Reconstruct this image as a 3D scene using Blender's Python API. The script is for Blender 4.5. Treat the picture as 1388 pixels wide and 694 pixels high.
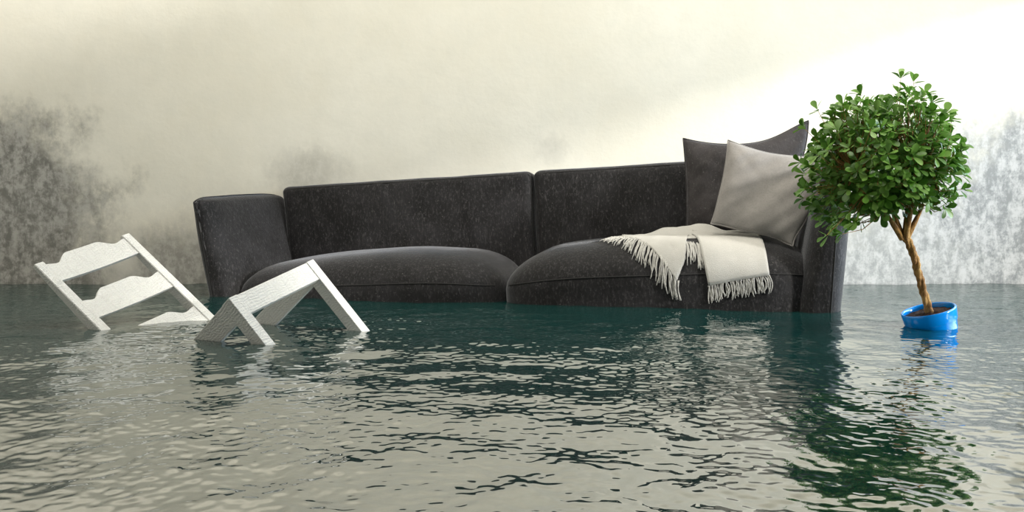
import bpy, bmesh, math, random
import numpy as np
from mathutils import Vector, Matrix, Euler, noise
from mathutils.bvhtree import BVHTree

for _o in list(bpy.data.objects):
    bpy.data.objects.remove(_o)
C = bpy.context.scene.collection
S = bpy.context.scene
R = math.radians

# ------------------------------------------------------------------ camera
CAM_H, PITCH, F_PX = 0.42, 2.89, 1200.0
cd = bpy.data.cameras.new('camera')
cam = bpy.data.objects.new('camera', cd); C.objects.link(cam)
cd.sensor_width = 36.0
cd.lens = 36.0 * F_PX / 1388.0
cd.clip_start = 0.02
cam.location = (0, 0, CAM_H)
cam.rotation_euler = (R(90 - PITCH), 0, 0)
S.camera = cam

# ------------------------------------------------------------------ world, sun, lights, exposure
w = bpy.data.worlds.new('world'); S.world = w; w.use_nodes = True
bg = w.node_tree.nodes['Background']
bg.inputs[0].default_value = (0.92, 0.96, 1.0, 1); bg.inputs[1].default_value = 0.08

WALL_Y, WIN_X = 5.08, 3.55
sd = bpy.data.lights.new('sun', 'SUN'); sun = bpy.data.objects.new('sun', sd); C.objects.link(sun)
sd.energy = 3.4; sd.angle = R(5); sd.color = (1.0, 0.96, 0.88)
sun_dir = Vector((-1.0, 0.62, -0.32))
sun.rotation_euler = sun_dir.to_track_quat('-Z', 'Y').to_euler()
sun.location = (6, 0, 4)

def area(name, loc, target, sx, sy, power, col):
    d = bpy.data.lights.new(name, 'AREA'); o = bpy.data.objects.new(name, d); C.objects.link(o)
    d.shape = 'RECTANGLE'; d.size = sx; d.size_y = sy; d.energy = power; d.color = col
    o.location = loc
    o.rotation_euler = (Vector(target) - Vector(loc)).to_track_quat('-Z', 'Y').to_euler()
    return o
win = area('window_daylight', (3.7, 3.5, 1.25), (0.0, 3.6, 0.5), 2.6, 1.3, 62, (0.66, 0.83, 1.0))
win.data.spread = R(115)
area('overhead_fill', (0.7, 3.1, 3.2), (0.7, 4.3, 0.3), 6.5, 1.6, 192, (1.0, 0.95, 0.82))  # added warm fill from above, brightens back wall and seat tops; no fixture
area('upper_right_fill', (2.8, 3.9, 3.1), (2.8, 5.0, 1.6), 1.4, 0.6, 12, (1.0, 0.97, 0.85))  # added fill that whitens the upper right of the back wall; no fixture

S.view_settings.view_transform = 'Standard'
S.view_settings.look = 'None'
S.view_settings.gamma = 1.0
S.view_settings.exposure = 0.0
S.view_settings.use_curve_mapping = False

# ------------------------------------------------------------------ helpers
def link_mesh(name, verts, faces, mats=None, parent=None, smooth=True):
    me = bpy.data.meshes.new(name)
    me.from_pydata([tuple(v) for v in verts], [], faces); me.update()
    return link_me(name, me, mats, parent, smooth)

def link_me(name, me, mats=None, parent=None, smooth=True):
    o = bpy.data.objects.new(name, me); C.objects.link(o)
    if mats is not None:
        for m in (mats if isinstance(mats, (list, tuple)) else [mats]): me.materials.append(m)
    if smooth:
        me.polygons.foreach_set('use_smooth', [True] * len(me.polygons))
    if parent: o.parent = parent
    return o

def empty(name, loc, rot=(0, 0, 0)):
    o = bpy.data.objects.new(name, None); C.objects.link(o)
    o.empty_display_size = 0.1
    o.location = loc; o.rotation_euler = rot
    return o

def tag(o, label=None, cat=None, group=None, kind=None):
    if label: o['label'] = label
    if cat: o['category'] = cat
    if group: o['group'] = group
    if kind: o['kind'] = kind
    return o

class MB:
    """collects verts and faces of one mesh"""
    def __init__(s): s.v = []; s.f = []
    def add(s, vs, fs):
        b = len(s.v); s.v += [Vector(v) for v in vs]; s.f += [tuple(i + b for i in f) for f in fs]
    def tube(s, pts, rad, n=8, cap=True):
        pts = [Vector(p) for p in pts]; m = len(pts)
        rads = rad if isinstance(rad, (list, tuple)) else [rad] * m
        vs = []; fs = []; prev = None
        for i, p in enumerate(pts):
            t = (pts[min(i + 1, m - 1)] - pts[max(i - 1, 0)])
            t = t.normalized() if t.length > 1e-9 else Vector((0, 0, 1))
            if prev is None:
                a = t.orthogonal().normalized()
            else:
                a = (prev - t * prev.dot(t)); a = a.normalized() if a.length > 1e-6 else t.orthogonal().normalized()
            prev = a; b = t.cross(a)
            for k in range(n):
                an = 2 * math.pi * k / n
                vs.append(p + (a * math.cos(an) + b * math.sin(an)) * rads[i])
        for i in range(m - 1):
            for k in range(n):
                fs.append((i * n + k, i * n + (k + 1) % n, (i + 1) * n + (k + 1) % n, (i + 1) * n + k))
        if cap:
            fs.append(tuple(range(n - 1, -1, -1))); fs.append(tuple((m - 1) * n + k for k in range(n)))
        s.add(vs, fs)
    def build(s, name, mat, parent=None, smooth=True): return link_mesh(name, s.v, s.f, mat, parent, smooth)

# ------------------------------------------------------------------ node helpers
class NT:
    def __init__(s, name):
        s.m = bpy.data.materials.new(name); s.m.use_nodes = True
        s.t = s.m.node_tree; s.N = s.t.nodes; s.L = s.t.links
        s.p = s.N['Principled BSDF']; s.out = s.N['Material Output']
        s.tc = s.N.new('ShaderNodeTexCoord')
    def mapping(s, scale=(1, 1, 1), loc=(0, 0, 0), rot=(0, 0, 0), src=None):
        n = s.N.new('ShaderNodeMapping'); n.inputs['Scale'].default_value = scale
        n.inputs['Location'].default_value = loc; n.inputs['Rotation'].default_value = rot
        s.L.new(src if src is not None else s.tc.outputs['Object'], n.inputs['Vector']); return n.outputs[0]
    def noise(s, scale, detail=4, rough=0.5, vec=None, dist=0.0):
        n = s.N.new('ShaderNodeTexNoise'); n.inputs['Scale'].default_value = scale
        n.inputs['Detail'].default_value = detail; n.inputs['Roughness'].default_value = rough
        n.inputs['Distortion'].default_value = dist
        s.L.new(vec if vec is not None else s.tc.outputs['Object'], n.inputs['Vector']); return n.outputs['Fac']
    def voronoi(s, scale, vec=None, feature='F1', out='Distance'):
        n = s.N.new('ShaderNodeTexVoronoi'); n.inputs['Scale'].default_value = scale; n.feature = feature
        s.L.new(vec if vec is not None else s.tc.outputs['Object'], n.inputs['Vector']); return n.outputs[out]
    def ramp(s, fac, stops, interp='LINEAR'):
        n = s.N.new('ShaderNodeValToRGB'); n.color_ramp.interpolation = interp; e = n.color_ramp.elements
        while len(e) < len(stops): e.new(0.5)
        for k, (p, c) in enumerate(stops):
            e[k].position = p; e[k].color = (c, c, c, 1) if isinstance(c, (int, float)) else (*c, 1)
        s.L.new(fac, n.inputs[0]); return n.outputs[0]
    def math(s, op, a, b=None, clamp=False):
        n = s.N.new('ShaderNodeMath'); n.operation = op; n.use_clamp = clamp
        for k, v in enumerate((a, b)):
            if v is None: continue
            if isinstance(v, (int, float)): n.inputs[k].default_value = v
            else: s.L.new(v, n.inputs[k])
        return n.outputs[0]
    def mix(s, fac, a, b):
        n = s.N.new('ShaderNodeMix'); n.data_type = 'RGBA'
        for k, v in ((0, fac), (6, a), (7, b)):
            if isinstance(v, (int, float)): n.inputs[k].default_value = v if k == 0 else (v, v, v, 1)
            elif isinstance(v, tuple): n.inputs[k].default_value = (*v, 1)
            else: s.L.new(v, n.inputs[k])
        return n.outputs[2]
    def sep(s):
        n = s.N.new('ShaderNodeSeparateXYZ'); s.L.new(s.tc.outputs['Object'], n.inputs[0]); return n.outputs
    def smooth(s, val, a, b):
        n = s.N.new('ShaderNodeMapRange'); n.interpolation_type = 'SMOOTHSTEP'
        s.L.new(val, n.inputs[0]); n.inputs[1].default_value = a; n.inputs[2].default_value = b
        return n.outputs[0]
    def bump(s, h, strength=0.3, dist=0.01, normal=None):
        n = s.N.new('ShaderNodeBump'); n.inputs['Strength'].default_value = strength
        n.inputs['Distance'].default_value = dist; s.L.new(h, n.inputs['Height'])
        if normal is not None: s.L.new(normal, n.inputs['Normal'])
        return n.outputs[0]
    def set(s, **kw):
        for k, v in kw.items():
            i = s.p.inputs[k.replace('_', ' ')]
            if isinstance(v, (int, float)): i.default_value = v
            elif isinstance(v, tuple): i.default_value = (*v, 1)
            else: s.L.new(v, i)
        return s

# ------------------------------------------------------------------ materials
def mat_wall():
    n = NT('mouldy_plaster')
    X, Y, Z = n.sep()
    big = n.noise(1.3, 5, 0.6); fine = n.noise(9, 8, 0.65); sp = n.noise(38, 6, 0.7)
    streakv = n.mapping(scale=(3.2, 1, 1.1)); streak = n.noise(4.5, 9, 0.7, streakv, 0.4)
    col = n.mix(n.smooth(big, 0.3, 0.7), (0.66, 0.635, 0.555), (0.72, 0.70, 0.63))
    col = n.mix(n.math('MULTIPLY', n.smooth(fine, 0.35, 0.7), 0.35), col, (0.62, 0.61, 0.55))
    # left mould: solid growth low in the left corner, edges eaten by noise
    wob = n.math('MULTIPLY', n.math('SUBTRACT', n.noise(2.6, 7, 0.62), 0.5), 1.3)
    def blob(cx, cz, rx, rz, soft=0.55):
        a = n.math('DIVIDE', n.math('SUBTRACT', X, cx), rx); b = n.math('DIVIDE', n.math('SUBTRACT', Z, cz), rz)
        d = n.math('SQRT', n.math('ADD', n.math('MULTIPLY', a, a), n.math('MULTIPLY', b, b)))
        d = n.math('ADD', d, wob)
        return n.math('SUBTRACT', 1.0, n.smooth(d, 1.0 - soft, 1.0 + soft * 0.35))
    left = blob(-3.15, 0.30, 0.98, 0.80, 0.35)
    low = blob(-1.97, 0.05, 0.30, 0.34)
    midp = blob(-1.18, 0.66, 0.24, 0.16, 0.8)
    mid2 = blob(0.22, 0.78, 0.12, 0.10, 0.8)
    right = blob(3.25, 0.42, 1.15, 0.66, 0.4)
    right2 = blob(2.35, 0.10, 0.95, 0.56)
    rise = n.math('SUBTRACT', 1.0, n.smooth(n.math('ADD', Z, n.math('MULTIPLY', wob, 0.35)), 0.02, 0.62))
    mot = n.noise(15, 10, 0.72, n.mapping(scale=(1.3, 1, 1.0)), 0.3)
    pat = n.smooth(n.math('ADD', n.math('ADD', n.math('MULTIPLY', streak, 0.35), n.math('MULTIPLY', sp, 0.25)), n.math('MULTIPLY', mot, 0.4)), 0.43, 0.58)
    eat = n.math('MULTIPLY', n.math('SUBTRACT', mot, 0.5), 2.2)
    def mask(b, k=0.9):
        e = n.math('MULTIPLY', n.math('MULTIPLY', b, n.math('SUBTRACT', 1.0, b)), 4.0)
        return n.math('MULTIPLY', n.math('ADD', b, n.math('MULTIPLY', eat, e), True), k)
    darkc = n.mix(pat, (0.13, 0.13, 0.122), (0.36, 0.355, 0.34))
    low_tone = n.mix(n.smooth(mot, 0.4, 0.6), (0.40, 0.40, 0.385), (0.52, 0.515, 0.495))
    col = n.mix(mask(rise, 0.65), col, low_tone)
    col = n.mix(mask(left, 0.92), col, darkc)
    col = n.mix(mask(low, 0.65), col, darkc)
    col = n.mix(mask(midp, 0.38), col, darkc)
    col = n.mix(mask(mid2, 0.25), col, darkc)
    col = n.mix(mask(right2, 0.75), col, n.mix(pat, (0.23, 0.25, 0.265), (0.50, 0.515, 0.53)))
    col = n.mix(mask(right, 0.95), col, n.mix(pat, (0.24, 0.255, 0.265), (0.52, 0.53, 0.54)))
    n.set(Base_Color=col, Roughness=0.85, Specular_IOR_Level=0.2, Normal=n.bump(fine, 0.25, 0.01))
    return n.m

def mat_plain(name, col, rough=0.8):
    n = NT(name); f = n.noise(6, 5)
    n.set(Base_Color=n.mix(n.math('MULTIPLY', f, 0.25), col, tuple(c * 0.8 for c in col)), Roughness=rough); return n.m

def mat_velvet(name, base=(0.0065, 0.0063, 0.0072), light=(0.115, 0.110, 0.116), sheen=0.34):
    n = NT(name)
    cloud = n.noise(5, 6, 0.6); fib = n.noise(110, 5, 0.7, n.mapping(scale=(1, 1, 0.45)))
    scr = n.noise(16, 7, 0.7, n.mapping(scale=(5, 5, 0.8)))
    speck = n.smooth(n.noise(150, 2, 0.5), 0.66, 0.80)
    speck2 = n.smooth(n.noise(60, 4, 0.6), 0.71, 0.80)
    col = n.mix(n.smooth(cloud, 0.35, 0.7), base, tuple(b * 2.8 for b in base))
    col = n.mix(n.math('MULTIPLY', n.smooth(scr, 0.52, 0.78), 0.28), col, light)
    col = n.mix(n.math('MULTIPLY', n.smooth(fib, 0.50, 0.74), 0.48), col, light)
    col = n.mix(n.math('MULTIPLY', n.math('MAXIMUM', speck, speck2), 0.5), col, (0.26, 0.25, 0.24))
    n.set(Base_Color=col, Roughness=0.72, Sheen_Weight=sheen, Sheen_Roughness=0.35, Sheen_Tint=(0.9, 0.92, 1.0),
          Specular_IOR_Level=0.25, Normal=n.bump(n.math('ADD', fib, n.math('MULTIPLY', cloud, 1.5)), 0.35, 0.006))
    return n.m

def mat_cloth(name, col, col2, weave=230, bump=0.3):
    n = NT(name); a = n.noise(7, 5, 0.6); b = n.noise(weave, 3, 0.6)
    c = n.mix(n.smooth(a, 0.35, 0.7), col, col2)
    c = n.mix(n.math('MULTIPLY', n.smooth(b, 0.4, 0.7), 0.35), c, tuple(x * 0.72 for x in col))
    n.set(Base_Color=c, Roughness=0.9, Sheen_Weight=0.25, Specular_IOR_Level=0.15,
          Normal=n.bump(n.math('ADD', b, a), bump, 0.003)); return n.m

def mat_paint():
    n = NT('white_painted_wood')
    g = n.noise(7, 8, 0.6, n.mapping(scale=(2.2, 9, 9)), 1.2)
    wv = n.N.new('ShaderNodeTexWave'); wv.inputs['Scale'].default_value = 16; wv.inputs['Distortion'].default_value = 9
    wv.inputs['Detail'].default_value = 4; n.L.new(n.mapping(scale=(2.0, 5, 2.0)), wv.inputs['Vector'])
    h = n.math('ADD', g, n.math('MULTIPLY', wv.outputs['Fac'], 0.35))
    c = n.mix(n.math('MULTIPLY', n.smooth(g, 0.5, 0.75), 0.45), (0.66, 0.66, 0.64), (0.50, 0.50, 0.48))
    n.set(Base_Color=c, Roughness=0.5, Specular_IOR_Level=0.35, Normal=n.bump(h, 0.6, 0.007)); return n.m

def mat_water():
    n = NT('murky_teal_water')
    fr = n.N.new('ShaderNodeFresnel'); fr.inputs['IOR'].default_value = 1.9
    df = n.N.new('ShaderNodeBsdfDiffuse'); df.inputs[0].default_value = (0.004, 0.038, 0.036, 1)
    gl = n.N.new('ShaderNodeBsdfGlossy'); gl.inputs['Roughness'].default_value = 0.035
    gl.inputs[0].default_value = (0.86, 0.85, 0.84, 1)
    mx = n.N.new('ShaderNodeMixShader')
    n.L.new(n.ramp(fr.outputs[0], [(0.0, 0.03), (0.10, 0.06), (0.21, 0.48), (0.34, 0.58), (1.0, 0.62)]), mx.inputs[0])
    n.L.new(df.outputs[0], mx.inputs[1]); n.L.new(gl.outputs[0], mx.inputs[2])
    n.L.new(mx.outputs[0], n.out.inputs['Surface'])
    return n.m

def mat_leaf():
    n = NT('green_leaf')
    geo = n.N.new('ShaderNodeNewGeometry')
    c = n.ramp(geo.outputs['Random Per Island'], [(0.0, (0.042, 0.125, 0.010)), (0.5, (0.09, 0.22, 0.024)), (1.0, (0.20, 0.36, 0.075))])
    n.set(Base_Color=c, Roughness=0.38, Specular_IOR_Level=0.5)
    tr = n.N.new('ShaderNodeBsdfTranslucent'); n.L.new(c, tr.inputs[0])
    mx = n.N.new('ShaderNodeMixShader'); mx.inputs[0].default_value = 0.25
    n.L.new(n.p.outputs[0], mx.inputs[1]); n.L.new(tr.outputs[0], mx.inputs[2]); n.L.new(mx.outputs[0], n.out.inputs['Surface'])
    return n.m

def mat_bark():
    n = NT('ochre_bark'); a = n.noise(34, 7, 0.7, n.mapping(scale=(1, 1, 0.45))); b = n.noise(110, 4, 0.7)
    c = n.ramp(a, [(0.30, (0.05, 0.022, 0.007)), (0.48, (0.26, 0.125, 0.03)), (0.62, (0.46, 0.27, 0.08)), (0.8, (0.58, 0.42, 0.2))])
    n.set(Base_Color=c, Roughness=0.8, Normal=n.bump(n.math('ADD', a, b), 0.8, 0.006)); return n.m

def mat_gloss(name, col, rough):
    n = NT(name); f = n.noise(30, 3)
    n.set(Base_Color=col, Roughness=n.math('ADD', n.math('MULTIPLY', f, 0.05), rough), Specular_IOR_Level=0.6, Coat_Weight=0.15, Coat_Roughness=0.05); return n.m

M_wall = mat_wall(); M_pl = mat_plain('pale_plaster', (0.66, 0.63, 0.55)); M_bed = mat_plain('dark_silt', (0.05, 0.07, 0.065))
M_velvet = mat_velvet('charcoal_velvet'); M_pip = mat_plain('black_piping', (0.012, 0.012, 0.013))
M_pil_d = mat_velvet('dark_pillow_velvet', (0.018, 0.016, 0.017), (0.075, 0.07, 0.07), 0.22)
M_pil_l = mat_cloth('grey_pillow_cotton', (0.225, 0.213, 0.205), (0.285, 0.27, 0.26), 160, 0.2)
M_throw = mat_cloth('cream_wool', (0.50, 0.49, 0.465), (0.44, 0.435, 0.415), 260, 0.6)
M_paint = mat_paint(); M_water = mat_water(); M_leaf = mat_leaf(); M_bark = mat_bark()
M_pot = mat_gloss('blue_glaze', (0.0, 0.27, 0.88), 0.12)
n_ = NT('dark_soil'); _a = n_.noise(120, 5, 0.7)
n_.set(Base_Color=n_.ramp(_a, [(0.35, (0.012, 0.006, 0.004)), (0.55, (0.06, 0.025, 0.016)), (0.75, (0.16, 0.075, 0.05))]), Roughness=0.9, Normal=n_.bump(_a, 1.0, 0.01)); M_soil = n_.m

# ------------------------------------------------------------------ room
def slab(name, x0, x1, y0, y1, z0, z1, mat, kind='structure'):
    v = [(x, y, z) for x in (x0, x1) for y in (y0, y1) for z in (z0, z1)]
    f = [(0, 1, 3, 2), (4, 6, 7, 5), (0, 4, 5, 1), (2, 3, 7, 6), (0, 2, 6, 4), (1, 5, 7, 3)]
    o = link_mesh(name, v, f, mat, None, False); o['kind'] = kind
    return o
slab('wall_back', -4.6, WIN_X + 0.2, WALL_Y, WALL_Y + 0.15, -0.8, 3.4, M_wall)
slab('floor', -4.6, WIN_X + 0.2, -1.6, WALL_Y + 0.15, -0.9, -0.8, M_bed)
slab('wall_left', -4.75, -4.6, -1.6, WALL_Y + 0.15, -0.9, 3.4, M_pl)
# right wall with a wide low window: sill under water level, head at WIN_HEAD
WIN_HEAD, WY0, WY1 = 1.86, 0.3, 4.75
def right_wall():
    m = MB()
    def bx(y0, y1, z0, z1):
        v = [(x, y, z) for x in (WIN_X, WIN_X + 0.15) for y in (y0, y1) for z in (z0, z1)]
        m.add(v, [(0, 1, 3, 2), (4, 6, 7, 5), (0, 4, 5, 1), (2, 3, 7, 6), (0, 2, 6, 4), (1, 5, 7, 3)])
    bx(-1.6, WY0, -0.8, 3.4); bx(WY1, WALL_Y, -0.8, 3.4); bx(WY0, WY1, WIN_HEAD, 3.4); bx(WY0, WY1, -0.8, 0.05)
    o = m.build('wall_right', M_pl, None, False); o['kind'] = 'structure'
right_wall()

# ------------------------------------------------------------------ water
def water():
    rng = np.random.default_rng(11)
    NX, NY = 1000, 1150
    t = np.linspace(0, 1, NY); ys = 0.45 + (WALL_Y - 0.01 - 0.45) * t ** 1.25
    s = np.linspace(-1, 1, NX)
    half = 0.62 * ys + 0.35
    half = np.minimum(np.maximum(half, 0.9), WIN_X - 0.02)
    X = s[None, :] * half[:, None]; Y = np.repeat(ys[:, None], NX, 1)
    H = np.zeros_like(X)
    def field(nw, l0, l1, slope, ang0, spread, stretch=1.0):
        out = np.zeros_like(X)
        for k in range(nw):
            lam = l0 * (l1 / l0) ** rng.random(); a = ang0 + rng.normal(0, spread)
            kx, ky = math.cos(a) * 2 * math.pi / lam, math.sin(a) * 2 * math.pi / lam
            amp = slope * math.sqrt(2.0 / nw) * lam / (2 * math.pi)
            out += amp * np.sin(kx * X + ky * Y + rng.random() * 6.283)
        return out
    mod = field(14, 0.5, 1.6, 1.0, 1.2, 1.2); mod = (mod - mod.min()) / (mod.max() - mod.min())
    H += field(20, 0.40, 1.2, 0.023, 1.25, 0.9)
    H += field(80, 0.09, 0.30, 0.042, 1.5, 3.0)
    H += field(160, 0.022, 0.060, 0.062, 1.5, 3.0) * (0.35 + 1.1 * mod)
    H += field(80, 0.012, 0.024, 0.020, 1.45, 3.0) * (0.2 + 1.2 * mod) * np.clip(1.6 - 0.3 * Y, 0.25, 1.0)
    co = np.stack([X, Y, H], -1).reshape(-1, 3).astype(np.float32)
    # calm outer apron so that the sheet reaches the walls
    me = bpy.data.meshes.new('flood_water')
    ii = (np.arange(NY - 1)[:, None] * NX + np.arange(NX - 1)[None, :]).reshape(-1)
    q = np.stack([ii, ii + 1, ii + NX + 1, ii + NX], 1)
    b = len(co)
    ex = []; eq = []
    for side in (0, NX - 1):
        lim = -4.59 if side == 0 else WIN_X - 0.01
        base = b + len(ex)
        for r in range(NY): ex.append((lim, ys[r], 0.0))
        for r in range(NY - 1):
            i0, i1 = r * NX + side, (r + 1) * NX + side
            j0, j1 = base + r, base + r + 1
            eq.append((j0, i0, i1, j1) if side == 0 else (i0, j0, j1, i1))
    base = b + len(ex)
    ex += [(-4.59, -1.5, 0.0), (WIN_X - 0.01, -1.5, 0.0)]
    front = [b] + list(range(NX)) + [b + NY]
    co = np.concatenate([co, np.array(ex, np.float32)])
    q = np.concatenate([q, np.array(eq, q.dtype)])
    me.vertices.add(len(co)); me.vertices.foreach_set('co', co.reshape(-1))
    nf = len(q) + 1
    me.loops.add(len(q) * 4 + len(front) + 2)
    loops = np.concatenate([q.reshape(-1), np.array(front[::-1] + [base, base + 1])])
    me.loops.foreach_set('vertex_index', loops.astype(np.int32))
    me.polygons.add(nf)
    me.polygons.foreach_set('loop_start', (np.arange(nf) * 4).astype(np.int32))
    me.update(calc_edges=True); me.validate()
    o = link_me('flood_water', me, M_water, None, True)
    tag(o, 'rippled dark teal flood water covering the whole floor of the room', 'water', kind='stuff')
water()

# ------------------------------------------------------------------ soft shapes
def rbox_mesh(half, rad, seg=18, bulge=(0, 0, 0), taper=None):
    """rounded cushion block: half sizes, elliptic corner radii, face bulges"""
    hx, hy, hz = half; rx, ry, rz = rad
    def axis(h, r):
        inner = max(h - r, 1e-4)
        a = [(-h) + r * (1 - math.cos(math.pi / 2 * k / 6)) * 1.0 for k in range(6)]
        mid = [-inner + 2 * inner * k / seg for k in range(seg + 1)]
        return a + mid + [-x for x in reversed(a)]
    ax = [axis(hx, rx), axis(hy, ry), axis(hz, rz)]
    H = (hx, hy, hz); Rr = (rx, ry, rz)
    vs = {}; V = []; F = []
    def vert(i, j, k):
        key = (i, j, k)
        if key in vs: return vs[key]
        p = [ax[0][i], ax[1][j], ax[2][k]]
        q = [max(-(H[d] - Rr[d]), min(H[d] - Rr[d], p[d])) for d in range(3)]
        e = [(p[d] - q[d]) / Rr[d] for d in range(3)]
        L = math.sqrt(sum(x * x for x in e))
        if L > 1e-9: e = [x / L for x in e]
        r = [q[d] + e[d] * Rr[d] for d in range(3)]
        n = [r[d] / H[d] for d in range(3)]
        for d in range(3):
            if bulge[d]:
                o1, o2 = [x for x in range(3) if x != d]
                r[d] += n[d] * bulge[d] * max(0, 1 - n[o1] ** 2) ** 0.8 * max(0, 1 - n[o2] ** 2) ** 0.8
        V.append(Vector(r)); vs[key] = len(V) - 1; return vs[key]
    n0, n1, n2 = len(ax[0]) - 1, len(ax[1]) - 1, len(ax[2]) - 1
    for i in range(n0):
        for j in range(n1):
            F.append((vert(i, j, 0), vert(i, j + 1, 0), vert(i + 1, j + 1, 0), vert(i + 1, j, 0)))
            F.append((vert(i, j, n2), vert(i + 1, j, n2), vert(i + 1, j + 1, n2), vert(i, j + 1, n2)))
    for i in range(n0):
        for k in range(n2):
            F.append((vert(i, 0, k), vert(i + 1, 0, k), vert(i + 1, 0, k + 1), vert(i, 0, k + 1)))
            F.append((vert(i, n1, k), vert(i, n1, k + 1), vert(i + 1, n1, k + 1), vert(i + 1, n1, k)))
    for j in range(n1):
        for k in range(n2):
            F.append((vert(0, j, k), vert(0, j, k + 1), vert(0, j + 1, k + 1), vert(0, j + 1, k)))
            F.append((vert(n0, j, k), vert(n0, j + 1, k), vert(n0, j + 1, k + 1), vert(n0, j, k + 1)))
    if taper: V = [taper(v) for v in V]
    return V, F

def wrinkle(V, amp, sc, seed=0, aniso=(1, 1, 1)):
    out = []
    for v in V:
        p = Vector((v.x * aniso[0], v.y * aniso[1], v.z * aniso[2])) * sc + Vector((seed, seed * 1.7, 0))
        out.append(v + noise.noise_vector(p) * amp)
    return out

# ------------------------------------------------------------------ sofa
SZ0 = -0.165
sofa = empty('sofa', (-0.062, 3.99, SZ0), (R(2.2), R(-2.9), R(-14.2)))
tag(sofa, 'long charcoal velvet sofa tilted and half sunk in the flood water', 'sofa')
L2, DEP = 1.475, 0.86
HS, HA, HB = 0.40, 0.725, 0.765
def place(V, c): return [v + Vector(c) for v in V]

def seat(x0, x1, seed, drop=0.0):
    hx = (x1 - x0) / 2
    def tp(v):
        # falls away gently towards both ends, more at the front
        e = abs(v.x) / hx
        v = v.copy()
        if v.z > 0: v.z -= (0.055 * e ** 3 + drop * (0.5 - 0.5 * v.x / hx)) * (v.z / 0.275)
        # front bulges out along its middle
        if v.y < 0: v.y -= 0.02 * (1 - e * e)
        return v
    V, F = rbox_mesh((hx, 0.36, 0.275), (0.24, 0.20, 0.165), 20, (0.0, 0.0, 0.02), tp)
    V = wrinkle(V, 0.008, 3.0, seed)
    V = place(V, ((x0 + x1) / 2, 0.385, HS - 0.275))
    o = link_mesh('seat_cushion', V, F, M_velvet, sofa)
    bv = BVHTree.FromPolygons([tuple(v) for v in V], F)
    # seam running along the front face
    pts = []
    for k in range(61):
        a = -1 + 2 * k / 60
        x = (x0 + x1) / 2 + a * (hx - 0.035)
        hit = bv.ray_cast(Vector((x, -0.5, 0.272 - 0.035 * a ** 4)), Vector((0, 1, 0)))
        if hit[0] is not None: pts.append(hit[0] + hit[1] * 0.0005)
    m = MB(); m.tube(pts, 0.0028, 6); m.build('seam', M_pip, o)
    return o, bv
XL, XR = -L2 + 0.055, L2 - 0.06
seatL, bvL = seat(XL, 0.0, 3, 0.02)
seatR, bvR = seat(0.0, XR, 8)

def back(x0, x1, seed, out):
    hx = (x1 - x0) / 2; hz = (HB - 0.02) / 2
    V, F = rbox_mesh((hx - 0.002, 0.085, hz), (0.045, 0.045, 0.035), 44, (0, 0.035, 0.0))
    V = [Vector((v.x, v.y + 0.010 * max(0, 1 - (v.x / hx) ** 2) * noise.noise(Vector((v.x * 16 + v.z * 3, v.z * 1.3, seed))), v.z)) for v in V]
    V = [Vector((v.x + out * 0.03 * max(0, v.x * out / hx) * (v.z / hz), v.y, v.z)) for v in V]
    V = wrinkle(V, 0.005, 4.5, seed)
    rec = R(6)
    V = [Vector((v.x, v.y * math.cos(rec) + (v.z + hz) * math.sin(rec) * 0.6, v.z * math.cos(rec) - v.y * math.sin(rec))) for v in V]
    V = place(V, ((x0 + x1) / 2, 0.72, hz + 0.02))
    o = link_mesh('back_cushion', V, F, M_velvet, sofa)
    # piping around the front face edge
    bv = BVHTree.FromPolygons([tuple(v) for v in V], F)
    m = MB(); pts = []
    zt = 2 * hz + 0.02
    for (ax_, az) in [(-1, -0.9), (-1, 0.955), (-0.985, 0.99), (0.985, 0.99), (1, 0.955), (1, -0.9)]:
        pts.append(((x0 + x1) / 2 + ax_ * (hx - 0.012), hz + 0.02 + az * (hz - 0.008)))
    dense = []
    for a, b in zip(pts[:-1], pts[1:]):
        for k in range(24): dense.append((a[0] + (b[0] - a[0]) * k / 24, a[1] + (b[1] - a[1]) * k / 24))
    cur = []
    for x, z in dense:
        h = bv.ray_cast(Vector((x, -1, z)), Vector((0, 1, 0)))
        if h[0] is not None: cur.append(h[0])
    m.tube(cur, 0.0032, 6); m.build('piping', M_pip, o)
    return o
backL = back(-L2 + 0.095, 0.045, 1, -1)
backR = back(0.045, L2 - 0.095, 5, 1)

def arm(sx):
    V, F = rbox_mesh((0.070, DEP / 2 - 0.01, HA / 2), (0.060, 0.10, 0.024), 20, (0.022, 0.0, 0.008))
    def f(v):
        # leans outwards towards the top; inner side swells towards the back
        v = v.copy(); v.x += sx * 0.075 * (v.z + HA / 2) / HA
        q = (v.z + HA / 2) / HA
        if v.x * sx - 0.075 * q < 0: v.x -= sx * (0.045 * (1 - q) - 0.032 * q)
        return v
    V = [f(v) for v in V]
    V = wrinkle(V, 0.005, 4, 11 + sx)
    V = place(V, (sx * (L2 - 0.078) - (0.012 if sx < 0 else 0), DEP / 2, HA / 2))
    o = link_mesh('armrest', V, F, M_velvet, sofa)
    bv = BVHTree.FromPolygons([tuple(v) for v in V], F)
    m = MB(); cur = []
    for k in range(50):
        z = 0.03 + (HA - 0.045) * k / 49
        h = bv.ray_cast(Vector((sx * (L2 - 0.054 + 0.070 * z / HA) - (0.012 if sx < 0 else 0), -1, z)), Vector((0, 1, 0)))
        if h[0] is not None: cur.append(h[0])
    for k in range(40):
        y = 0.05 + (DEP - 0.12) * k / 39
        h = bv.ray_cast(Vector((sx * (L2 - 0.054 + 0.070) - (0.012 if sx < 0 else 0), y, 2)), Vector((0, 0, -1)))
        if h[0] is not None: cur.append(h[0])
    m.tube(cur, 0.0032, 6); m.build('piping', M_pip, o)
    return o
arm(-1); arm(1)
V, F = rbox_mesh((L2 - 0.10, 0.36, 0.05), (0.02, 0.02, 0.02), 4)
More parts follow.
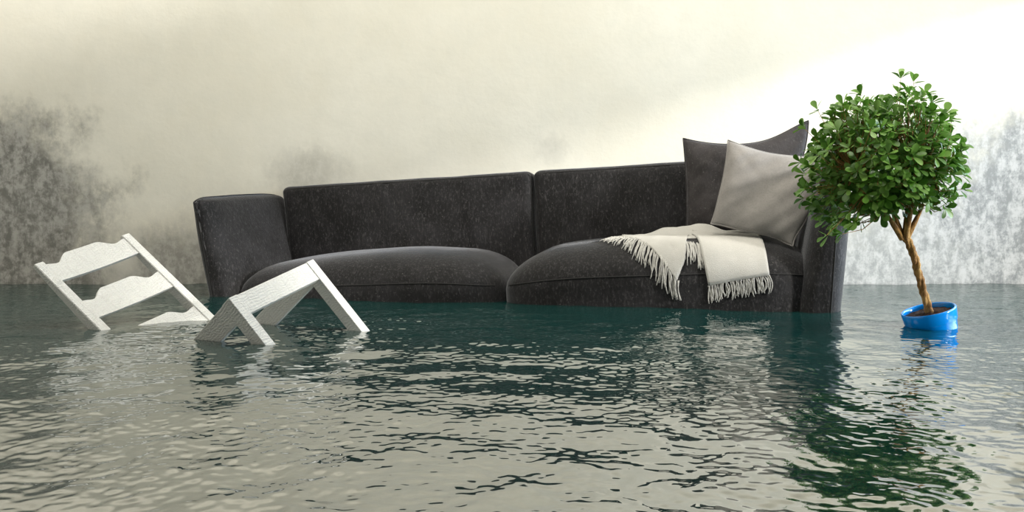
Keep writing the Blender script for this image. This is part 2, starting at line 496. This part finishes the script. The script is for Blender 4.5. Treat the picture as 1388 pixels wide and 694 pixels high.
link_mesh('base_frame', place(V, (0, 0.43, 0.03)), F, M_velvet, sofa)
bpy.context.view_layer.update()
MS = Matrix.LocRotScale(sofa.location, sofa.rotation_euler, None)

# ------------------------------------------------------------------ pillows (top-level things lying on the sofa)
def pillow_mesh(hw, hh, th, pinch=0.11, n=34, seed=0, wr=0.006, sag=0.0, ears=None):
    V = []; F = []
    idx = {}
    def pt(a, b, side):
        u, v = math.sin(a * math.pi / 2) * 0.5 + a * 0.5, math.sin(b * math.pi / 2) * 0.5 + b * 0.5
        x = u * hw * (1 - pinch * (1 - v * v) * 1.0 * abs(u) ** 1.5)
        z = v * hh * (1 - pinch * (1 - u * u) * 1.0 * abs(v) ** 1.5)
        if v > 0: z -= sag * (1 - u * u) * v
        t = (max(0, 1 - u * u) ** 0.55) * (max(0, 1 - v * v) ** 0.55)
        y = side * th * t
        # corner folds: ridges running from the corners to the middle
        d = abs(abs(u) - abs(v)); y *= 1 - 0.12 * math.exp(-(d / 0.12) ** 2) * (abs(u) * abs(v)) ** 0.4
        if ears:
            for (eu, ev, ex, ey, ez) in ears:
                g = math.exp(-((u - eu) ** 2 + (v - ev) ** 2) / 0.25); x += ex * g; y += ey * g; z += ez * g
        p = Vector((x, y, z))
        q = Vector((x * 5 + seed, side * 0.7, z * 5)); p.y += noise.noise(q) * wr * (0.3 + t) * 1.6
        q = Vector(((x + z) * 4 + seed, side * 0.7, (z - x) * 16)); p.y += noise.noise(q) * wr * 0.9 * t ** 0.7
        return p
    for side in (-1, 1):
        for i in range(n + 1):
            for j in range(n + 1):
                border = i in (0, n) or j in (0, n)
                key = (i, j, 0 if border else side)
                if key not in idx:
                    idx[key] = len(V); V.append(pt(-1 + 2 * i / n, -1 + 2 * j / n, side))
    for side in (-1, 1):
        g = lambda i, j: idx[(i, j, 0 if (i in (0, n) or j in (0, n)) else side)]
        for i in range(n):
            for j in range(n):
                q = (g(i, j), g(i + 1, j), g(i + 1, j + 1), g(i, j + 1))
                F.append(q if side == -1 else q[::-1])
    rim = [V[idx[(i, 0, 0)]] for i in range(n)] + [V[idx[(n, j, 0)]] for j in range(n)] + \
          [V[idx[(i, n, 0)]] for i in range(n, 0, -1)] + [V[idx[(0, j, 0)]] for j in range(n, 0, -1)]
    return V, F, rim

def frame_rot(xa, za):
    """matrix with local x along xa and local z close to za"""
    x = Vector(xa).normalized(); y = Vector(za).cross(x).normalized(); z = x.cross(y)
    return Matrix((x, y, z)).transposed().to_euler()

def pillow(name, loc, xa, za, hw, hh, th, mat, label, **k):
    V, F, rim = pillow_mesh(hw, hh, th, **k)
    root = link_mesh(name, V, F, mat); root.location = loc; root.rotation_euler = frame_rot(xa, za)
    tag(root, label, 'pillow')
    m = MB(); m.tube(rim + rim[:1], 0.0035, 6, False); m.build('edge_seam', mat, root)
    return root
pillow('throw_pillow', (1.115, 4.215, 0.548), (0.95, -0.22, 0.05), (0.0, 0.26, 0.96), 0.29, 0.252, 0.075, M_pil_d,
       'dark charcoal velvet pillow behind the light grey one on the sofa', seed=4, wr=0.012, sag=0.045, pinch=0.03,
       ears=[(1, 1, 0.01, 0.03, 0.055), (1, -1, -0.10, 0.0, 0.02), (1, 0, -0.05, 0.0, 0.0)])
pillow('throw_pillow', (1.128, 3.93, 0.505), (0.93, -0.26, -0.19), (0.27, 0.32, 0.90), 0.215, 0.218, 0.062, M_pil_l,
       'light grey square pillow leaning in front of the dark pillow on the sofa', seed=9, wr=0.014, sag=0.012, pinch=0.08, ears=[(1, -1, -0.06, 0, -0.01), (1, 1, 0.055, 0, 0.01), (-1, -1, 0.01, 0, 0.02)])

# ------------------------------------------------------------------ throw blanket with fringe
def seat_pt(x, phi, off):
    """point on the right seat at sofa x, seen from the cushion's core at angle phi (0 = forwards, 90 = up), sofa coords"""
    core = Vector((x, 0.34, 0.20)); d = Vector((0, -math.cos(phi), math.sin(phi)))
    h = bvR.ray_cast(core + d * 1.5, -d)
    if h[0] is None: return core + d * 0.25
    return h[0] + h[1] * off
def throw():
    blanket = empty('throw_blanket', (0, 0, 0))
    tag(blanket, 'cream wool throw with long fringe draped over the sofa front edge', 'blanket')
    def to_w(p): return MS @ p
    def panel(name, quad, nu, nv, lift, seed, fold=0.004, hump=None):
        """quad: four corners as (x, phi degrees), bilinear"""
        (a, b, c, d) = quad; V = []; Fc = []; grid = []
        for j in range(nv + 1):
            row = []
            for i in range(nu + 1):
                u, v = i / nu, j / nv
                x = (a[0] * (1 - u) + b[0] * u) * (1 - v) + (d[0] * (1 - u) + c[0] * u) * v
                ph = (a[1] * (1 - u) + b[1] * u) * (1 - v) + (d[1] * (1 - u) + c[1] * u) * v
                w_ = noise.noise(Vector((x * 9 + seed, ph * 0.03, seed))) * fold + noise.noise(Vector((x * 25, ph * 0.08, seed))) * fold * 0.4
                row.append(seat_pt(x, R(ph), lift + abs(w_) * 1.5 + (hump(x, ph) if hump else 0)))
            grid.append(row)
        n = nu + 1
        for row in grid: V += [to_w(p) for p in row]
        for j in range(nv):
            for i in range(nu): Fc.append((j * n + i, j * n + i + 1, (j + 1) * n + i + 1, (j + 1) * n + i))
        o = link_mesh(name, V, Fc, M_throw, blanket)
        md = o.modifiers.new('thick', 'SOLIDIFY'); md.thickness = 0.007; md.offset = 1
        return grid
    def fringe(name, pts, dirs, length, seed, parent=None):
        rng = random.Random(seed); m = MB()
        for p, d in zip(pts, dirs):
            for s_ in range(2):
                x = p[0] + rng.uniform(-0.006, 0.006); ph = p[1]
                L = length * rng.uniform(0.75, 1.12); sway = rng.uniform(-0.012, 0.012); k_ = rng.uniform(0.6, 1.4)
                cur = []
                for t in range(8):
                    q = t / 7
                    xx = x + d[0] * L * q + sway * math.sin(q * 3.0 * k_)
                    pp = ph + d[1] * L * q
                    cur.append(to_w(seat_pt(xx, R(pp), 0.006 + 0.004 * rng.random())))
                m.tube(cur, [0.0030 - 0.0012 * t / 7 for t in range(8)], 5)
        return m.build(name, M_throw, blanket)
    def lerp(a, b, n): return [(a[0] + (b[0] - a[0]) * k / n, a[1] + (b[1] - a[1]) * k / n) for k in range(n + 1)]
    # three layers of the folded throw (x along the sofa, angle round the seat's front)
    panel('upper_layer', [(0.54, 92), (1.12, 114), (1.14, 56), (0.68, 50)], 44, 26, 0.006, 2, 0.004,
          lambda x, ph: 0.036 * math.exp(-((x - 0.85) / 0.14) ** 2) * min(1, max(0, (ph - 76) / 22)) + 0.007 * (1 + math.sin(x * 30 + ph * 0.05)) * min(1, max(0, (ph - 80) / 20)))
    panel('left_flap', [(0.50, 84), (0.86, 112), (0.845, 22), (0.81, 8)], 30, 30, 0.010, 5)
    panel('right_flap', [(0.86, 84), (1.15, 86), (1.19, 10), (0.94, 4)], 26, 30, 0.014, 8, 0.002)
    # rolled fold where the right flap turns over
    m = MB(); pts = []
    for k in range(40):
        q = k / 39
        pts.append(to_w(seat_pt(0.865 + 0.285 * q, R(88 + 3 * math.sin(q * 7)), 0.014 + 0.004 * math.sin(q * 9 + 1))))
    m.tube(pts, [0.013 - 0.006 * k / 39 for k in range(40)], 10); m.build('rolled_fold', M_throw, blanket)
    # fringes
    pts = lerp((0.50, 84), (0.82, 8), 44); fringe('fringe', pts, [(-0.55 + 0.6 * k / 44, -330 + 100 * k / 44) for k in range(45)], 0.078, 1)
    pts = lerp((0.94, 4), (1.19, 10), 34); fringe('fringe', pts, [(0.05, -170)] * 35, 0.072, 2)
    pts = lerp((0.83, 44), (0.92, 38), 12); fringe('fringe', pts, [(0.15, -300)] * 13, 0.075, 3)
throw()

# ------------------------------------------------------------------ chair (axes: u along the back, n forwards, w across)
CU = Vector((-0.6284, 0.1019, 0.7712)); CN = Vector((0.6400, -0.4959, 0.5869)); CW = CU.cross(CN)
CO = Vector((-0.8897, 2.7691, 0.1483))
W_, T_, D_, A_, DS_, LEAN, UT = 0.42, 0.0364, 0.048, 0.0748, 0.553, 0.1943, 0.633
def chair():
    root = empty('dining_chair', CO)
    root.rotation_euler = Matrix((CU, CN, CW)).transposed().to_euler()
    tag(root, 'white painted wooden ladder-back chair tipped over, floating in front of the sofa', 'chair')
    def hexa(name, pts, parent=None, bev=0.0022, sub=0):
        """8 corners: bottom ring of four then top ring of four"""
        bm = bmesh.new(); vs = [bm.verts.new(p) for p in pts]
        for f in ((3, 2, 1, 0), (4, 5, 6, 7), (0, 1, 5, 4), (1, 2, 6, 5), (2, 3, 7, 6), (3, 0, 4, 7)): bm.faces.new([vs[i] for i in f])
        bmesh.ops.recalc_face_normals(bm, faces=bm.faces)
        bmesh.ops.bevel(bm, geom=bm.edges[:], offset=bev, segments=2, affect='EDGES', profile=0.5)
        me = bpy.data.meshes.new(name); bm.to_mesh(me); bm.free()
        o = link_me(name, me, M_paint, parent or root, False)
        for p in me.polygons: p.use_smooth = False
        return o
    def box(name, u0, u1, n0, n1, w0, w1, parent=None, **k):
        P = [(u0, n0, w0), (u0, n1, w0), (u0, n1, w1), (u0, n0, w1), (u1, n0, w0), (u1, n1, w0), (u1, n1, w1), (u1, n0, w1)]
        return hexa(name, P, parent, **k)
    # front legs
    for w0 in (0, W_ - T_): box('leg', -0.43, 0.0, -D_, 0.0, w0, w0 + T_)
    # seat aprons: front, two sides, rear
    box('front_apron', -A_, -0.001, -0.024, -0.003, T_, W_ - T_)
    box('side_apron', -A_, -0.001, -DS_ + 0.02, -D_, 0.004, 0.026)
    box('side_apron', -A_, -0.001, -DS_ + 0.02, -D_, W_ - T_ + 0.002, W_ - T_ + 0.024)
    box('rear_apron', -A_, -0.001, -DS_ - 0.02, -DS_, T_, W_ - T_)
    # back posts, leaning back; thinner at the top, sweeping back again below the seat
    def bl(u, n): return (u * math.cos(LEAN), -DS_ - u * math.sin(LEAN) + n)
    for w0 in (0, W_ - T_):
        prof = []
        for k in range(25):
            u = -0.46 + (UT + 0.46) * k / 24
            th = 0.020 + 0.032 * min(1.0, max(0.0, (UT - u) / 0.45)) ** 0.8
            if u < 0: back_n = 0.10 * (u / 0.46) ** 2
            else: back_n = 0.0
            cu, cn = bl(u, 0)
            if u < 0: cn = -DS_ - back_n
            prof.append((cu, cn, cn - th))
        bm = bmesh.new(); rows = []
        for (cu, nf, nb) in prof:
            rows.append([bm.verts.new((cu, nf, w0)), bm.verts.new((cu, nf, w0 + T_)), bm.verts.new((cu, nb, w0 + T_)), bm.verts.new((cu, nb, w0))])
        for a, b in zip(rows[:-1], rows[1:]):
            for k in range(4): bm.faces.new((a[k], a[(k + 1) % 4], b[(k + 1) % 4], b[k]))
        bm.faces.new(rows[0][::-1]); bm.faces.new(rows[-1])
        bmesh.ops.recalc_face_normals(bm, faces=bm.faces)
        ed = [e for e in bm.edges if len(e.link_faces) == 2 and e.calc_face_angle(0) > 0.6]
        bmesh.ops.bevel(bm, geom=ed, offset=0.002, segments=2, affect='EDGES')
        me = bpy.data.meshes.new('back_post'); bm.to_mesh(me); bm.free()
        link_me('back_post', me, M_paint, root, False)
    # slats with a raised, shouldered top edge
    def slat(ub, ut_):
        NW = 40; bm = bmesh.new(); rows = []
        hgt = ut_ - ub
        for k in range(NW + 1):
            t = k / NW; w = T_ - 0.004 + (W_ - 2 * T_ + 0.008) * t
            e = min(t, 1 - t)
            s = min(1, max(0, (e - 0.16) / 0.16)); s = s * s * (3 - 2 * s)
            dip = -0.10 * math.exp(-((e - 0.13) / 0.07) ** 2)
            top = ub + hgt * (0.97 + dip + 0.30 * s)
            bow = -0.010 * math.sin(math.pi * t)
            r = []
            for (u, n) in ((ub, bow - 0.004), (top, bow - 0.004), (top, bow - 0.020), (ub, bow - 0.020)):
                cu, cn = bl(u, n); r.append(bm.verts.new((cu, cn, w)))
            rows.append(r)
        for a, b in zip(rows[:-1], rows[1:]):
            for k in range(4): bm.faces.new((a[k], a[(k + 1) % 4], b[(k + 1) % 4], b[k]))
        bm.faces.new(rows[0][::-1]); bm.faces.new(rows[-1])
        bmesh.ops.recalc_face_normals(bm, faces=bm.faces)
        me = bpy.data.meshes.new('back_slat'); bm.to_mesh(me); bm.free()
        o = link_me('back_slat', me, M_paint, root, False)
    slat(0.530, 0.622); slat(0.330, 0.422); slat(0.130, 0.216)
chair()

# ------------------------------------------------------------------ potted tree
def tree():
    rnd = random.Random(5)
    base = Vector((1.560, 3.235, -0.072))
    root = empty('potted_tree', base)
    tag(root, 'bushy green ficus with twisted trunk in a blue pot, floating tilted', 'plant')
    rot = Euler((R(2.5), R(-15), 0))
    RM = rot.to_matrix()
    # pot: lathe, open, rounded rim with collar
    prof = [(0.0, 0.0), (0.060, 0.0), (0.070, 0.004), (0.076, 0.012), (0.084, 0.06), (0.088, 0.09), (0.0895, 0.092), (0.0915, 0.096), (0.0945, 0.132),
            (0.0940, 0.137), (0.0910, 0.139), (0.0875, 0.137), (0.0855, 0.132), (0.0835, 0.118), (0.080, 0.09), (0.0, 0.085)]
    V = []; F = []; n = 64
    for r, z in prof:
        for k in range(n):
            a = 2 * math.pi * k / n; V.append(RM @ Vector((r * math.cos(a), r * math.sin(a), z)))
    for i in range(len(prof) - 1):
        for k in range(n):
            F.append((i * n + k, i * n + (k + 1) % n, (i + 1) * n + (k + 1) % n, (i + 1) * n + k))
    pot = link_mesh('pot', V, F, M_pot, root)
    V = []; F = []
    for i in range(14):
        r = 0.0845 * i / 13
        for k in range(48):
            a = 2 * math.pi * k / 48
            z = 0.120 + 0.010 * (1 - (i / 13) ** 2) + 0.006 * noise.noise(Vector((r * math.cos(a) * 60, r * math.sin(a) * 60, 0)))
            V.append(RM @ Vector((r * math.cos(a), r * math.sin(a), z)))
    for i in range(13):
        for k in range(48): F.append((i * 48 + k, i * 48 + (k + 1) % 48, (i + 1) * 48 + (k + 1) % 48, (i + 1) * 48 + k))
    link_mesh('soil', V, F, M_soil, root)
    # trunk
    # centre line given in metres relative to the pot base
    TR = [Vector(v) for v in TRUNK]
    def spline(P, t):
        n_ = len(P) - 1; s = min(t, 0.99999) * n_; i = int(s); f = s - i
        p0, p1, p2, p3 = P[max(i - 1, 0)], P[i], P[min(i + 1, n_)], P[min(i + 2, n_)]
        return 0.5 * ((2 * p1) + (p2 - p0) * f + (2 * p0 - 5 * p1 + 4 * p2 - p3) * f * f + (3 * p1 - p0 - 3 * p2 + p3) * f ** 3)
    m = MB()
    for s_ in range(3):
        pts = []; rad = []
        for k in range(60):
            t = k / 59; c = spline(TR, t)
            an = 2 * math.pi * s_ / 3 + t * 9.0
            off = 0.0064 * (1 + 0.5 * max(0, t - 0.85) / 0.15)
            pts.append(c + Vector((math.cos(an), math.sin(an), 0)) * off)
            rad.append(0.0088 + 0.0035 * max(0, 1 - t * 8) + 0.0012 * math.sin(k * 1.3 + s_))
        m.tube(pts, rad, 10)
    m.build('trunk', M_bark, root)
    top = TR[-1]
    CC = Vector(CROWN)          # crown centre
    mb = MB(); tips = []
    # main limbs then side branches
    limbs = []
    for (dx, dy, dz) in ((-0.080, -0.02, 0.075), (-0.028, 0.03, 0.10), (-0.004, -0.035, 0.10), (0.020, 0.02, 0.10), (0.055, -0.005, 0.10)):
        a = top + Vector((dx * 0.12, dy * 0.2, -0.012)); b = top + Vector((dx * 0.62, dy, dz * 0.5)); c = top + Vector((dx * 1.0, dy * 1.6, dz)); d = c + Vector((dx * 1.5 - 0.02, dy * 2.5, 0.16))
        P = [a, b, c, d]; pts = [spline(P, k / 20) for k in range(21)]
        mb.tube(pts, [0.0120 - 0.0075 * k / 20 for k in range(21)], 8); limbs.append(pts)
    def in_shape(d):
        # radius of the crown in direction d (irregular, flatter below)
        r = 0.243
        r *= 1 + 0.34 * noise.noise(d * 2.1 + Vector((3, 1, 7))) + 0.05 * noise.noise(d * 5)
        low = max(0.0, -d.z - 0.25) / 0.75; rt = min(1.0, max(0.0, (d.x + 0.55) / 0.5))
        r *= 1 - 0.20 * low * rt + 0.30 * low * (1 - rt)
        sx = 1.02; sz = 0.98 if d.z > 0 else 0.92 - 0.16 * max(0, -d.z - 0.6)
        return Vector((d.x * r * sx, d.y * r * 0.95, d.z * r * sz))
    NC = 680
    for i in range(NC):
        z = 1 - 2 * (i + 0.5) / NC; a = i * 2.399963
        d = Vector((math.sqrt(1 - z * z) * math.cos(a), math.sqrt(1 - z * z) * math.sin(a), z))
        f = rnd.choice((1.0, 0.97, 0.9, 0.8, 0.66, 0.55, 1.02)) * rnd.uniform(0.93, 1.04)
        if rnd.random() < 0.09: f *= rnd.uniform(1.10, 1.26)
        tips.append((CC + in_shape(d) * f, d))
    for tip, d in tips:
        lp = min((l[k] for l in limbs for k in (14, 17, 20)), key=lambda q: (q - tip).length + rnd.uniform(0, 0.05))
        midp = lp.lerp(tip, 0.55) + Vector((0, 0, -0.02)) + Vector((rnd.uniform(-.012, .012), rnd.uniform(-.012, .012), 0))
        mb.tube([lp, midp, tip], [0.0022, 0.0015, 0.0007], 5, False)
    mb.build('branches', M_bark, root)
    # leaves: obovate, folded along the midrib, in whorls at the twig tips
    V = []; F = []
    prof = [(0.0, 0.05), (0.18, 0.16), (0.42, 0.34), (0.66, 0.47), (0.84, 0.42), (0.95, 0.24), (1.0, 0.04)]
    def leaf(p, ax, up, ln, wd):
        ax = ax.normalized(); sd_ = ax.cross(up)
        sd_ = sd_.normalized() if sd_.length > 1e-4 else ax.orthogonal().normalized()
        nm = sd_.cross(ax)
        b = len(V); fold = rnd.uniform(0.12, 0.35); curl = rnd.uniform(-0.05, 0.22)
        for (t, hw) in prof:
            c = p + ax * (ln * t) - nm * (curl * ln * t * t)
            e = hw * wd
            V.append(c - sd_ * e + nm * (fold * e)); V.append(c); V.append(c + sd_ * e + nm * (fold * e))
        for k in range(len(prof) - 1):
            q = b + 3 * k
            F.append((q, q + 1, q + 4, q + 3)); F.append((q + 1, q + 2, q + 5, q + 4))
    for tip, d in tips:
        k = rnd.choice((4, 5, 5, 6)); a0 = rnd.uniform(0, 6.28)
        axis = (d + Vector((rnd.uniform(-.4, .4), rnd.uniform(-.4, .4), rnd.uniform(-.1, .5) + 0.7 * max(0, -d.z)))).normalized()
        o1 = axis.orthogonal().normalized(); o2 = axis.cross(o1)
        for j in range(k):
            a = a0 + j * 6.28 / k + rnd.uniform(-.3, .3)
            spread = rnd.uniform(0.7, 1.5)
            dr = (axis + (o1 * math.cos(a) + o2 * math.sin(a)) * spread); dr.z -= 0.15
            ln = rnd.uniform(0.030, 0.048)
            leaf(tip - axis * rnd.uniform(0, 0.014) + dr.normalized() * 0.003, dr, axis + Vector((0, 0, 0.6)), ln, ln * rnd.uniform(0.50, 0.62))
    link_mesh('foliage', V, F, M_leaf, root)
# trunk centre line and crown centre, in metres from the pot's base
TRUNK = [(-0.030, -0.015, 0.110), (-0.058, -0.02, 0.190), (-0.084, -0.025, 0.270), (-0.106, -0.03, 0.340), (-0.138, -0.03, 0.405)]
CROWN = (-0.228, -0.04, 0.668)
tree()
